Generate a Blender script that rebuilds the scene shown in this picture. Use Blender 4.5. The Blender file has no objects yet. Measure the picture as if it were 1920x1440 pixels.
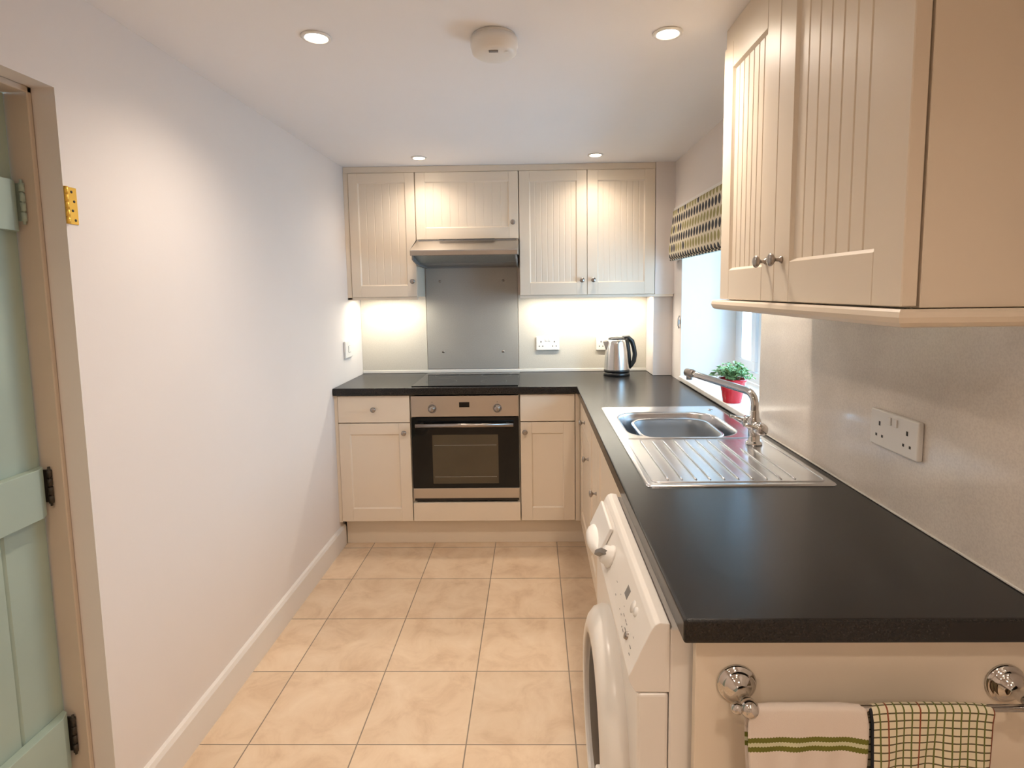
import bpy, bmesh, math, random
from mathutils import Matrix, Vector
R = math.radians
random.seed(7)
C = bpy.context.scene.collection
S = bpy.context.scene

# ---------------------------------------------------------------- camera
cam_d = bpy.data.cameras.new('camera'); cam = bpy.data.objects.new('camera', cam_d); C.objects.link(cam)
cam.matrix_world = (Matrix.Translation((0, 0, 1.426)) @ Matrix.Rotation(R(0.945), 4, 'Z')
                    @ Matrix.Rotation(R(90 - 5.635), 4, 'X') @ Matrix.Rotation(R(-0.727), 4, 'Z'))
cam_d.sensor_width = 36; cam_d.lens = 36 * 1063.4 / 1920
cam_d.shift_x = -22.86 / 1920; cam_d.shift_y = -69.9 / 1920
cam_d.clip_start = 0.02
S.camera = cam

# ---------------------------------------------------------------- world and exposure
W = bpy.data.worlds.new('daylight'); S.world = W; W.use_nodes = True
bg = W.node_tree.nodes['Background']
bg.inputs[0].default_value = (0.40, 0.70, 1.0, 1); bg.inputs[1].default_value = 7.0
S.view_settings.view_transform = 'Standard'; S.view_settings.look = 'None'
S.view_settings.gamma = 1; S.view_settings.use_curve_mapping = False
S.view_settings.exposure = 0.98
WARM = (1.0, 0.85, 0.71)

def lamp(name, kind, loc, power, color, parent=None, rot=(0, 0, 0), **kw):
    l = bpy.data.lights.new(name, kind); l.energy = power; l.color = color
    for k, v in kw.items(): setattr(l, k, v)
    o = bpy.data.objects.new(name, l); C.objects.link(o); o.location = loc; o.rotation_euler = rot
    if parent:
        o.parent = parent; o.matrix_parent_inverse = Matrix.Translation(-Vector(parent.location))
    return o
# sampling portal in the window opening (guides the sky light only)
pt = lamp('window_portal', 'AREA', (1.20, 2.615, 1.40), 1, (1, 1, 1), rot=(0, R(90), 0), shape='RECTANGLE', size=0.95, size_y=1.15)
pt.data.cycles.is_portal = True

# ---------------------------------------------------------------- materials
def nodes(name):
    m = bpy.data.materials.new(name); m.use_nodes = True
    return m, m.node_tree.nodes, m.node_tree.links, m.node_tree.nodes['Principled BSDF']
def coords(N, L):
    g = N.new('ShaderNodeNewGeometry'); return g.outputs['Position']
def mat(name, col, rough=.5, metal=0., var=.04, vscale=6., bump=0., bscale=120., spec=.5, coat=0., crough=.08):
    m, N, L, b = nodes(name)
    n = N.new('ShaderNodeTexNoise'); n.inputs['Scale'].default_value = vscale; n.inputs['Detail'].default_value = 4
    tc = N.new('ShaderNodeTexCoord'); L.new(tc.outputs['Object'], n.inputs['Vector'])
    r = N.new('ShaderNodeValToRGB'); L.new(n.outputs['Fac'], r.inputs[0])
    r.color_ramp.elements[0].position = .3; r.color_ramp.elements[1].position = .7
    r.color_ramp.elements[0].color = (*[c * (1 - var) for c in col], 1)
    r.color_ramp.elements[1].color = (*[min(1, c * (1 + var)) for c in col], 1)
    L.new(r.outputs[0], b.inputs['Base Color'])
    b.inputs['Roughness'].default_value = rough; b.inputs['Metallic'].default_value = metal
    b.inputs['Specular IOR Level'].default_value = spec
    b.inputs['Coat Weight'].default_value = coat; b.inputs['Coat Roughness'].default_value = crough
    if bump:
        n2 = N.new('ShaderNodeTexNoise'); n2.inputs['Scale'].default_value = bscale
        L.new(tc.outputs['Object'], n2.inputs['Vector'])
        bu = N.new('ShaderNodeBump'); bu.inputs['Strength'].default_value = bump; bu.inputs['Distance'].default_value = .002
        L.new(n2.outputs['Fac'], bu.inputs['Height']); L.new(bu.outputs[0], b.inputs['Normal'])
    return m
def emis(name, col, st):
    m, N, L, b = nodes(name)
    b.inputs['Base Color'].default_value = (*col, 1)
    b.inputs['Emission Color'].default_value = (*col, 1); b.inputs['Emission Strength'].default_value = st
    return m
def speckled(name, col, col2, scale, rough, coat=0., big=.06, spec=.5):
    m, N, L, b = nodes(name); pos = coords(N, L)
    n = N.new('ShaderNodeTexNoise'); n.inputs['Scale'].default_value = scale; n.inputs['Detail'].default_value = 3
    L.new(pos, n.inputs['Vector'])
    n2 = N.new('ShaderNodeTexNoise'); n2.inputs['Scale'].default_value = 5; n2.inputs['Detail'].default_value = 5
    L.new(pos, n2.inputs['Vector'])
    r = N.new('ShaderNodeValToRGB'); L.new(n.outputs['Fac'], r.inputs[0])
    r.color_ramp.elements[0].position = .35; r.color_ramp.elements[0].color = (*col2, 1)
    r.color_ramp.elements[1].position = .6; r.color_ramp.elements[1].color = (*col, 1)
    h = N.new('ShaderNodeMapRange'); L.new(n2.outputs['Fac'], h.inputs['Value'])
    h.inputs['From Min'].default_value = .3; h.inputs['From Max'].default_value = .7
    h.inputs['To Min'].default_value = 1 - big; h.inputs['To Max'].default_value = 1 + big
    hs = N.new('ShaderNodeHueSaturation'); L.new(r.outputs[0], hs.inputs['Color']); L.new(h.outputs[0], hs.inputs['Value'])
    L.new(hs.outputs[0], b.inputs['Base Color']); b.inputs['Roughness'].default_value = rough
    b.inputs['Coat Weight'].default_value = coat; b.inputs['Coat Roughness'].default_value = .06
    b.inputs['Specular IOR Level'].default_value = spec
    return m
def brushed(name, col, rough, axis, bump=.12):
    m, N, L, b = nodes(name); tc = N.new('ShaderNodeTexCoord')
    mp = N.new('ShaderNodeMapping'); L.new(tc.outputs['Object'], mp.inputs[0])
    s = [300, 300, 300]; s['XYZ'.index(axis)] = 4; mp.inputs['Scale'].default_value = s
    n = N.new('ShaderNodeTexNoise'); n.inputs['Scale'].default_value = 1; L.new(mp.outputs[0], n.inputs['Vector'])
    mr = N.new('ShaderNodeMapRange'); L.new(n.outputs['Fac'], mr.inputs[0])
    mr.inputs['To Min'].default_value = rough * .8; mr.inputs['To Max'].default_value = rough * 1.2
    L.new(mr.outputs[0], b.inputs['Roughness'])
    bu = N.new('ShaderNodeBump'); bu.inputs['Strength'].default_value = bump; bu.inputs['Distance'].default_value = .0005
    L.new(n.outputs['Fac'], bu.inputs['Height']); L.new(bu.outputs[0], b.inputs['Normal'])
    b.inputs['Base Color'].default_value = (*col, 1); b.inputs['Metallic'].default_value = 1
    return m
TX, TY, TT = -0.919, 1.660, 0.347
def tile_mat():
    m, N, L, b = nodes('travertine_tiles'); pos = coords(N, L)
    mp = N.new('ShaderNodeMapping'); mp.vector_type = 'TEXTURE'; L.new(pos, mp.inputs[0])
    mp.inputs['Location'].default_value = (TX - 20 * TT - .002, TY - 20 * TT - .002, 0)
    br = N.new('ShaderNodeTexBrick'); L.new(mp.outputs[0], br.inputs['Vector'])
    br.offset = 0; br.squash = 1
    for k, v in (('Scale', 1), ('Mortar Size', .0022), ('Mortar Smooth', .3), ('Bias', 0), ('Brick Width', TT), ('Row Height', TT)):
        br.inputs[k].default_value = v
    br.inputs['Color1'].default_value = (.94, .94, .94, 1); br.inputs['Color2'].default_value = (1.06, 1.06, 1.06, 1)
    n = N.new('ShaderNodeTexNoise'); n.inputs['Scale'].default_value = 7; n.inputs['Detail'].default_value = 8
    n.inputs['Roughness'].default_value = .65; n.inputs['Distortion'].default_value = .6; L.new(pos, n.inputs['Vector'])
    r = N.new('ShaderNodeValToRGB'); L.new(n.outputs['Fac'], r.inputs[0]); e = r.color_ramp.elements
    e[0].position = .28; e[0].color = (.60, .42, .27, 1); e[1].position = .75; e[1].color = (.80, .64, .47, 1)
    x = e.new(.5); x.color = (.73, .555, .385, 1)
    mu = N.new('ShaderNodeMix'); mu.data_type = 'RGBA'; mu.blend_type = 'MULTIPLY'; mu.inputs[0].default_value = 1
    L.new(r.outputs[0], mu.inputs[6]); L.new(br.outputs['Color'], mu.inputs[7])
    mx = N.new('ShaderNodeMix'); mx.data_type = 'RGBA'; L.new(br.outputs['Fac'], mx.inputs[0])
    L.new(mu.outputs[2], mx.inputs[6]); mx.inputs[7].default_value = (.27, .21, .155, 1)
    L.new(mx.outputs[2], b.inputs['Base Color']); b.inputs['Roughness'].default_value = .42
    bu = N.new('ShaderNodeBump'); bu.invert = True; bu.inputs['Strength'].default_value = .6; bu.inputs['Distance'].default_value = .002
    L.new(br.outputs['Fac'], bu.inputs['Height']); L.new(bu.outputs[0], b.inputs['Normal'])
    return m

M = {}
M['wall'] = mat('wall_paint', (.80, .73, .68), .75, var=.015, vscale=2, bump=.08, bscale=60)
M['ceil'] = mat('ceiling_paint', (.90, .875, .87), .85, var=.015, vscale=1.5)
M['cream'] = mat('cream_cabinet_paint', (.80, .69, .555), .38, var=.012, vscale=3)
M['cream_in'] = mat('carcass_board', (.66, .60, .51), .5, var=.01)
M['trim'] = mat('white_gloss_trim', (.80, .75, .70), .35, var=.01)
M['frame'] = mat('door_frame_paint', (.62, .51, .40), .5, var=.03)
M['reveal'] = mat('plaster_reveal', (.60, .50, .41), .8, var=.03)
M['green'] = mat('pale_green_paint', (.36, .44, .37), .5, var=.05, vscale=4, bump=.1, bscale=30)
M['iron'] = mat('dark_iron', (.05, .04, .03), .5, metal=.5)
M['brass'] = mat('brass', (.95, .58, .10), .3, metal=.55)
M['tile'] = tile_mat()
M['worktop'] = speckled('dark_speckled_laminate', (.016, .014, .013), (.008, .007, .006), 420, .27, 0, .06, .38)
M['splash'] = speckled('beige_laminate', (.78, .71, .63), (.71, .64, .57), 240, .22, .5, .07)
M['splash_back'] = speckled('pale_laminate', (.66, .62, .54), (.60, .56, .48), 240, .35, .2, .02)
M['hobpanel'] = speckled('grey_glass_panel', (.40, .385, .35), (.36, .345, .31), 300, .22, .4, .03)
M['steel'] = brushed('brushed_steel', (.52, .48, .435), .33, 'X')
M['steel_sink'] = brushed('sink_steel', (.64, .64, .65), .24, "Y", .012)
M['chrome'] = mat('chrome', (.60, .58, .56), .08, metal=1, var=.01)
M['satin'] = mat('satin_nickel', (.38, .34, .31), .28, metal=1, var=.02)
M['blackglass'] = mat('black_glass', (.006, .006, .006), .06, var=0, spec=.3)
M['ovenglass'] = mat('oven_window_glass', (.075, .058, .035), .12, var=.15, vscale=3)
M['black'] = mat('black_plastic', (.012, .011, .010), .28, var=.05)
M['white'] = mat('white_plastic', (.82, .79, .75), .32, var=.01)
M['enamel'] = mat('white_enamel', (.82, .77, .71), .28, var=.01)
M['porthole'] = mat('smoked_porthole', (.05, .045, .04), .55, var=.1, spec=.15)
M['greyp'] = mat('grey_plastic', (.22, .21, .20), .4, var=.03)
M['bowl'] = mat('grey_washing_up_bowl', (.20, .22, .24), .32, var=.05)
M['slot'] = mat('socket_slot', (.03, .025, .02), .6)
M['red'] = mat('glazed_red', (.62, .015, .03), .2, var=.05)
M['leaf'] = mat('leaf_green', (.30, .50, .22), .5, var=.45, vscale=40)
M['soil'] = mat('potting_soil', (.05, .03, .02), .9, var=.3, vscale=80)
M['upvc'] = mat('white_upvc', (.80, .82, .85), .3, var=.01)
M['gasket'] = mat('blue_grey_gasket', (.20, .32, .42), .5)
M['sealant'] = mat('sealant', (.78, .74, .68), .5)
M['led'] = emis('led_diffuser', (1, .93, .80), 9)
M['bulb'] = emis('bulb_glow', (1, .86, .66), 22)
M['mark'] = mat('printed_grey', (.22, .20, .19), .5)
M['filter'] = mat('grease_filter', (.28, .29, .28), .35, metal=.8, var=.2, vscale=200)
m, N, L, b = nodes('window_glass')
b.inputs['Base Color'].default_value = (.9, .97, 1, 1); b.inputs['Transmission Weight'].default_value = 1
b.inputs['Roughness'].default_value = 0; b.inputs['IOR'].default_value = 1.01
M['glass'] = m

class G:
    """tiny math-node helper"""
    def __init__(s, N, L): s.N, s.L = N, L
    def __call__(s, op, *a):
        n = s.N.new('ShaderNodeMath'); n.operation = op
        for i, v in enumerate(a):
            if isinstance(v, (int, float)): n.inputs[i].default_value = v
            else: s.L.new(v, n.inputs[i])
        return n.outputs[0]
def blind_mat():
    m, N, L, b = nodes('leaf_print_fabric'); g = G(N, L)
    sp = N.new('ShaderNodeSeparateXYZ'); L.new(coords(N, L), sp.inputs[0]); y, z = sp.outputs[1], sp.outputs[2]
    rh, cw = .052, .047
    zz = g('DIVIDE', g('SUBTRACT', z, 1.0), rh); row = g('FLOOR', zz); fz = g('SUBTRACT', g('FRACT', zz), .5)
    yy = g('ADD', g('DIVIDE', y, cw), g('MULTIPLY', fz, -.28)); col = g('FLOOR', yy); fy = g('SUBTRACT', g('FRACT', yy), .5)
    par = g('GREATER_THAN', g('FRACT', g('MULTIPLY', row, .5)), .25)
    wn = N.new('ShaderNodeTexWhiteNoise'); cb = N.new('ShaderNodeCombineXYZ')
    L.new(row, cb.inputs[0]); L.new(col, cb.inputs[1]); L.new(cb.outputs[0], wn.inputs['Vector'])
    d = g('ADD', g('POWER', g('ABSOLUTE', g('DIVIDE', fy, .36)), 1.6), g('POWER', g('ABSOLUTE', g('DIVIDE', fz, .44)), 1.8))
    ins = g('LESS_THAN', d, 1.0)
    dark = g('GREATER_THAN', g('ADD', g('MULTIPLY', par, .85), wn.outputs['Value']), .80)
    a = N.new('ShaderNodeMix'); a.data_type = 'RGBA'; L.new(dark, a.inputs[0])
    a.inputs[6].default_value = (.36, .31, .12, 1); a.inputs[7].default_value = (.035, .035, .045, 1)
    c = N.new('ShaderNodeMix'); c.data_type = 'RGBA'; L.new(ins, c.inputs[0])
    c.inputs[6].default_value = (.74, .66, .50, 1); L.new(a.outputs[2], c.inputs[7])
    L.new(c.outputs[2], b.inputs['Base Color']); b.inputs['Roughness'].default_value = .85
    return m
M['blind'] = blind_mat()
def fabric(name, builder):
    m, N, L, b = nodes(name); g = G(N, L)
    tc = N.new('ShaderNodeTexCoord')
    sp = N.new('ShaderNodeSeparateXYZ'); L.new(tc.outputs['UV'], sp.inputs[0])
    out = builder(N, L, g, sp.outputs[0], sp.outputs[1]); L.new(out, b.inputs['Base Color'])
    b.inputs['Roughness'].default_value = .95; b.inputs['Specular IOR Level'].default_value = .1
    n = N.new('ShaderNodeTexNoise'); n.inputs['Scale'].default_value = 900; L.new(coords(N, L), n.inputs['Vector'])
    bu = N.new('ShaderNodeBump'); bu.inputs['Strength'].default_value = .5; bu.inputs['Distance'].default_value = .001
    L.new(n.outputs['Fac'], bu.inputs['Height']); L.new(bu.outputs[0], b.inputs['Normal'])
    return m
def mixc(N, L, f, a, c):
    x = N.new('ShaderNodeMix'); x.data_type = 'RGBA'; L.new(f, x.inputs[0])
    for i, v in ((6, a), (7, c)):
        if isinstance(v, tuple): x.inputs[i].default_value = (*v, 1)
        else: L.new(v, x.inputs[i])
    return x.outputs[2]
def stripes(N, L, g, u, v):      # v = metres down from the rail
    wob = g('MULTIPLY', g('SINE', g('MULTIPLY', u, 1400)), .0006)
    v2 = g('ADD', v, wob)
    def band(a, w): return g('LESS_THAN', g('ABSOLUTE', g('SUBTRACT', v2, a)), w)
    o = mixc(N, L, band(.053, .0070), (.76, .66, .58), (.62, .60, .40))
    o = mixc(N, L, g('MAXIMUM', band(.0455, .0042), band(.0605, .0042)), o, (.17, .17, .035))
    return mixc(N, L, g('GREATER_THAN', v, .15), o, (.70, .62, .52))
def checks(N, L, g, u, v):
    def line(x, p, w, ph=0.): return g('LESS_THAN', g('FRACT', g('ADD', g('DIVIDE', x, p), ph)), w)
    o = mixc(N, L, line(v, .0125, .19), (.76, .68, .50), (.13, .11, .06))
    wn = N.new('ShaderNodeTexWhiteNoise'); wn.noise_dimensions = '1D'; L.new(g('FLOOR', g('DIVIDE', u, .0125)), wn.inputs['W'])
    lc = mixc(N, L, g('GREATER_THAN', wn.outputs['Value'], .8), (.15, .16, .05), (.28, .09, .05))
    o = mixc(N, L, line(u, .0125, .20), o, lc)
    return mixc(N, L, g('LESS_THAN', u, .004), o, (.03, .03, .035))
M['towel_stripe'] = fabric('striped_tea_towel', stripes)
M['towel_check'] = fabric('checked_tea_towel', checks)
def hems(N, L, g, u, v):
    return mixc(N, L, g('LESS_THAN', g('FRACT', g('ADD', g('DIVIDE', v, .012), g('MULTIPLY', u, 60))), .42), (.66, .58, .46), (.16, .07, .06))
M['towel_back'] = fabric('dashed_tea_towel', hems)

# ---------------------------------------------------------------- mesh helpers
class MB:
    def __init__(s): s.bm = bmesh.new()
    def _add(s, t, mtx=None):
        if mtx is not None: t.transform(mtx)
        me = bpy.data.meshes.new('t'); t.to_mesh(me); t.free(); s.bm.from_mesh(me); bpy.data.meshes.remove(me); return s
    def box(s, x0, x1, y0, y1, z0, z1, bev=0., seg=1, mtx=None):
        t = bmesh.new(); bmesh.ops.create_cube(t, size=1)
        for v in t.verts: v.co = Vector(((x0 + x1) / 2 + v.co.x * (x1 - x0), (y0 + y1) / 2 + v.co.y * (y1 - y0), (z0 + z1) / 2 + v.co.z * (z1 - z0)))
        if bev: bmesh.ops.bevel(t, geom=t.edges[:], offset=bev, segments=seg, affect='EDGES', profile=.5)
        return s._add(t, mtx)
    def prism(s, pts, axis, a, b, bev=0., mtx=None):
        """pts: 2D polygon in the other two axes (in XYZ order), extruded along axis a..b"""
        t = bmesh.new(); k = 'XYZ'.index(axis)
        def mk(p, w): c = list(p); c.insert(k, w); return t.verts.new(c)
        A = [mk(p, a) for p in pts]; B = [mk(p, b) for p in pts]; n = len(pts)
        t.faces.new(A); t.faces.new(B[::-1])
        for i in range(n): t.faces.new((A[i], B[i], B[(i + 1) % n], A[(i + 1) % n]))
        bmesh.ops.recalc_face_normals(t, faces=t.faces[:])
        if bev: bmesh.ops.bevel(t, geom=t.edges[:], offset=bev, segments=2, affect='EDGES', profile=.5)
        return s._add(t, mtx)
    def lathe(s, prof, mtx=None, seg=32, sx=1., sy=1., closed=False):
        t = bmesh.new(); rings = []
        for r, z in prof:
            if r < 1e-6: rings.append([t.verts.new((0, 0, z))])
            else: rings.append([t.verts.new((r * sx * math.cos(2 * math.pi * i / seg), r * sy * math.sin(2 * math.pi * i / seg), z)) for i in range(seg)])
        prs = list(zip(rings, rings[1:])) + ([(rings[-1], rings[0])] if closed else [])
        for a, c in prs:
            for i in range(seg):
                j = (i + 1) % seg
                if len(a) == 1 and len(c) == 1: continue
                if len(a) == 1: t.faces.new((a[0], c[i], c[j]))
                elif len(c) == 1: t.faces.new((a[i], c[0], a[j]))
                else: t.faces.new((a[i], c[i], c[j], a[j]))
        bmesh.ops.recalc_face_normals(t, faces=t.faces[:])
        for f in t.faces: f.smooth = True
        return s._add(t, mtx)
    def tube(s, path, rad, seg=16, flat=1., cap=True):
        t = bmesh.new(); P = [Vector(p) for p in path]; n = len(P)
        rr = rad if isinstance(rad, (list, tuple)) else [rad] * n
        up = Vector((0, 0, 1)); rings = []
        for i, p in enumerate(P):
            d = (P[min(i + 1, n - 1)] - P[max(i - 1, 0)]).normalized()
            if i == 0:
                a = d.cross(up)
                if a.length < .05: a = d.cross(Vector((1, 0, 0)))
                a.normalize()
            else: a = (a - d * a.dot(d)).normalized()
            c = d.cross(a)
            rings.append([t.verts.new(p + rr[i] * (math.cos(2 * math.pi * k / seg) * a + flat * math.sin(2 * math.pi * k / seg) * c)) for k in range(seg)])
        for A, B in zip(rings, rings[1:]):
            for k in range(seg): t.faces.new((A[k], A[(k + 1) % seg], B[(k + 1) % seg], B[k]))
        if cap: t.faces.new(rings[0]); t.faces.new(rings[-1])
        bmesh.ops.recalc_face_normals(t, faces=t.faces[:])
        for f in t.faces: f.smooth = len(f.verts) == 4
        return s._add(t)
    def build(s, name, m, parent=None, smooth=False):
        me = bpy.data.meshes.new(name); s.bm.to_mesh(me); s.bm.free()
        me.materials.append(M[m] if isinstance(m, str) else m)
        if smooth:
            for p in me.polygons: p.use_smooth = True
        o = bpy.data.objects.new(name, me); C.objects.link(o)
        if parent is not None:
            o.parent = parent
        return o
def tag(o, label, cat, group=None, kind=None):
    o['label'] = label; o['category'] = cat
    if group: o['group'] = group
    if kind: o['kind'] = kind
    return o
def thing(name, label, cat, loc=(0, 0, 0), rz=0., group=None):
    o = bpy.data.objects.new(name, None); C.objects.link(o); o.location = loc; o.rotation_euler = (0, 0, rz)
    o.empty_display_size = .05
    return tag(o, label, cat, group)
def struct(name, mb, m, label, cat, smooth=False):
    o = mb.build(name, m, smooth=smooth); o['kind'] = 'structure'; o['label'] = label; o['category'] = cat; return o
def T(x, y, z): return Matrix.Translation((x, y, z))
def RX(a): return Matrix.Rotation(R(a), 4, 'X')
def RY(a): return Matrix.Rotation(R(a), 4, 'Y')
def RZ(a): return Matrix.Rotation(R(a), 4, 'Z')
def cells(xs, ys, keep, z0, z1):
    """solid of the kept grid cells, as one mesh"""
    b = MB(); t = bmesh.new(); V = {}
    def v(i, j, k):
        if (i, j, k) not in V: V[i, j, k] = t.verts.new((xs[i], ys[j], (z0, z1)[k]))
        return V[i, j, k]
    K = lambda i, j: 0 <= i < len(xs) - 1 and 0 <= j < len(ys) - 1 and keep(i, j)
    for i in range(len(xs) - 1):
        for j in range(len(ys) - 1):
            if not K(i, j): continue
            for k in (0, 1): t.faces.new((v(i, j, k), v(i + 1, j, k), v(i + 1, j + 1, k), v(i, j + 1, k)))
            if not K(i - 1, j): t.faces.new((v(i, j, 0), v(i, j + 1, 0), v(i, j + 1, 1), v(i, j, 1)))
            if not K(i + 1, j): t.faces.new((v(i + 1, j, 0), v(i + 1, j + 1, 0), v(i + 1, j + 1, 1), v(i + 1, j, 1)))
            if not K(i, j - 1): t.faces.new((v(i, j, 0), v(i + 1, j, 0), v(i + 1, j, 1), v(i, j, 1)))
            if not K(i, j + 1): t.faces.new((v(i, j + 1, 0), v(i + 1, j + 1, 0), v(i + 1, j + 1, 1), v(i, j + 1, 1)))
    bmesh.ops.recalc_face_normals(t, faces=t.faces[:])
    return b._add(t)

# ---------------------------------------------------------------- room shell
XL, XR, YB, ZC = -1.096, .827, 3.60, 2.152
YN = -1.9           # wall behind the camera
DY0, DY1, DZ = .50, 1.34, 1.905
struct('floor', MB().box(XL - .15, XR + .1, YN - .1, YB + .1, -.1, 0), 'tile', 'beige travertine-look square floor tiles with dark grout', 'floor')
struct('ceiling', MB().box(XL - .15, XR + .1, YN - .1, YB + .1, ZC, ZC + .1), 'ceil', 'flat pale painted ceiling with downlights', 'ceiling')
w = MB(); w.box(XL - .054, XL, DY1, YB + .1, 0, ZC).box(XL - .054, XL, DY0, DY1, DZ, ZC).box(XL - .054, XL, YN - .1, DY0, 0, ZC)
struct('wall_left', w, 'wall', 'long plain cream-white wall on the left with a doorway', 'wall')
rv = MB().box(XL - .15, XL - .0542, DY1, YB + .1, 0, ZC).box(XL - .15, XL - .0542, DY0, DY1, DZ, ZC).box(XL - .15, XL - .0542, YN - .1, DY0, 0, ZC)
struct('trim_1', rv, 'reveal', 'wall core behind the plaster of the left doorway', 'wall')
struct('wall_back', MB().box(XL - .15, XR + .1, YB, YB + .1, 0, ZC), 'wall', 'end wall behind the hob and far cabinets', 'wall')
struct('wall_front', MB().box(XL - .15, XR + .1, YN - .1, YN, 0, ZC), 'wall', 'wall behind the camera', 'wall')
WY0, WY1, WZ0, WZ1 = 2.05, 3.18, .938, 1.84
XO = 1.13
w = MB()
w.box(XR, XO + .1, WY1, YB + .1, 0, ZC).box(XR, XO + .1, YN - .1, WY0, 0, ZC).box(XR, XO + .1, WY0, WY1, WZ1, ZC).box(XR, XO + .1, WY0, WY1, 0, WZ0 - .024)
struct('wall_right', w, 'wall', 'thick right wall with the deep window recess', 'wall')
struct('trim_2', MB().box(XR - .012, XO, WY0 + .001, WY1 - .001, WZ0 - .024, WZ0, .003), 'trim', 'window sill board behind the sink', 'window sill')
sk = MB(); sk.prism([(XL, 0), (XL + .018, 0), (XL + .018, .105), (XL + .012, .118), (XL, .12)], 'Y', DY1 + .01, 3.10)
struct('baseboard_left', sk, 'trim', 'white skirting board along the left wall', 'skirting board')
struct('trim_3', MB().box(.715, XR, 3.385, YB, .912, ZC, 0), 'wall', 'painted boxed-in column in the far right corner', 'column')

# window: frame, sash, glass
win = thing('window_1', 'white plastic-framed window deep in the right wall recess', 'window', (XO, 2.6, WZ0)); win['kind'] = 'structure'
def rel(o, p): o.matrix_parent_inverse = Matrix.Translation(-Vector(p.location)) if p.rotation_euler.z == 0 else p.matrix_basis.inverted(); return o
def part(mb, name, m, p, smooth=False):
    o = mb.build(name, m, p, smooth); rel(o, p); return o
f = MB(); a, c_, d, e = WY0, WY1, WZ0, WZ1
f.box(XO, XO + .06, a, c_, d, d + .055, .002).box(XO, XO + .06, a, c_, e - .055, e, .002)
for p, q in ((c_ - .07, c_), (a, a + .07), (2.78, 2.86)): f.box(XO + .0005, XO + .0595, p, q, d + .0552, e - .0552, .002)
wf = part(f, 'window_frame', 'upvc', win)
for (y0, y1) in ((2.865, 3.105), (2.125, 2.775)):
    f = MB(); z0, z1 = d + .06, e - .06; x0, x1 = XO - .012, XO + .03; k = .055
    f.box(x0, x1, y0, y1, z0, z0 + k, .004).box(x0, x1, y0, y1, z1 - k, z1, .004).box(x0, x1, y0, y0 + k, z0 + k + .0002, z1 - k - .0002, .001).box(x0, x1, y1 - k, y1, z0 + k + .0002, z1 - k - .0002, .001)
    sash = part(f, 'sash', 'upvc', win)
    g_ = MB().box(XO + .01, XO + .014, y0 + k, y1 - k, z0 + k, z1 - k); o = g_.build('pane', 'glass', sash); rel(o, win)
    for (p, q, r_, s_) in ((y0 + k, y0 + k + .012, z0 + k, z1 - k), (y1 - k - .012, y1 - k, z0 + k, z1 - k)): 
        o = MB().box(XO - .004, XO + .008, p, q, r_, s_).build('gasket', 'gasket', sash); rel(o, win)

# ---------------------------------------------------------------- doorway on the left
jx0, jx1 = -1.215, -1.150
f = MB(); f.box(jx0, jx1, DY1 - .012, DY1 + .0, 0, DZ, .002).box(jx0, jx1, DY0, DY1, DZ - .014, DZ, .002).box(jx0, jx1, DY0, DY0 + .012, 0, DZ, .002)
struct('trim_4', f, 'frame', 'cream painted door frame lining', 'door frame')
dr = thing('door_1', 'pale green ledged plank door in the left doorway', 'door', (-1.2, DY1 - .016, 0)); dr['kind'] = 'structure'
b_ = MB(); pts = []; y = DY1 - .014; wpl = .118; X0 = -1.232; X1 = -1.200
while y > DY0 + .02:
    y2 = max(y - wpl, DY0 + .014); pts += [(X1 - .005, y), (X1, y - .005), (X1, y2 + .005), (X1 - .005, y2)]; y = y2
pts += [(X0, DY0 + .014), (X0, DY1 - .014)]
b_.prism([(p[0], p[1]) for p in pts], 'Z', .008, DZ - .016)
part(b_, 'plank_panel', 'green', dr)
for z0, z1 in ((1.577, 1.692), (.898, 1.018), (.235, .385)):
    l = MB(); l.prism([(X1 + .0004, DY0 + .02), (X1 + .0004, DY1 - .020), (X1 + .014, DY1 - .026), (X1 + .025, DY1 - .05), (X1 + .025, DY0 + .02)], 'Z', z0, z1, .0015)
    lo = part(l, 'ledge', 'green', dr)
    if z0 > 1.5:
        o = MB().box(X1 + .0252, X1 + .0285, 1.262, 1.287, z0 + .003, z1 - .003, .001).build('hinge_plate', 'green', lo); rel(o, dr)
    if z0 < .3:
        l = MB(); l.box(X1 + .0252, X1 + .031, DY0 + .02, DY1 - .06, z0 + .035, z0 + .085, .002); l.box(X1 + .0252, X1 + .029, DY0 + .02, DY1 - .06, z0 + .09, z0 + .10, .001)
        o = l.build('strap', 'green', lo); rel(o, dr)
for z0, z1, mm in ((1.60, 1.69, 'green'), (.925, 1.01, 'iron'), (.27, .365, 'iron')):
    h = MB()
    for k in range(4): h.tube([(X1 + .022, DY1 - .019, z0 + (z1 - z0) * k / 4 + .001), (X1 + .022, DY1 - .019, z0 + (z1 - z0) * (k + 1) / 4 - .002)], .0055, 12)
    h.box(X1 + .001, X1 + .020, DY1 - .0185, DY1 - .0135, z0 + .002, z1 - .002, .0008)
    h.tube([(X1 + .022, DY1 - .019, z0 - .006), (X1 + .022, DY1 - .019, z1 + .006)], .003, 10)
    hh = part(h, 'door_hinge', mm, dr)
br = thing('brass_hinge', 'bright brass hinge leaf screwed to the wall edge beside the green door', 'hinge', (XL, 1.36, 1.60))
part(MB().box(XL - .0, XL + .0025, 1.341, 1.376, 1.597, 1.684, .001), 'leaf', 'brass', br)
h = MB()
for k in range(5): h.tube([(XL + .004, 1.343, 1.597 + .0175 * k), (XL + .004, 1.343, 1.6135 + .0175 * k)], .0045, 12)
part(h, 'knuckle', 'brass', br)
for k in range(4): part(MB().lathe([(0, .0012), (.003, .0008), (.0034, 0)], T(XL + .0025, 1.366 - .006 * (k % 2), 1.607 + .022 * k) @ RY(90), 12), 'screw', 'iron', br)

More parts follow.
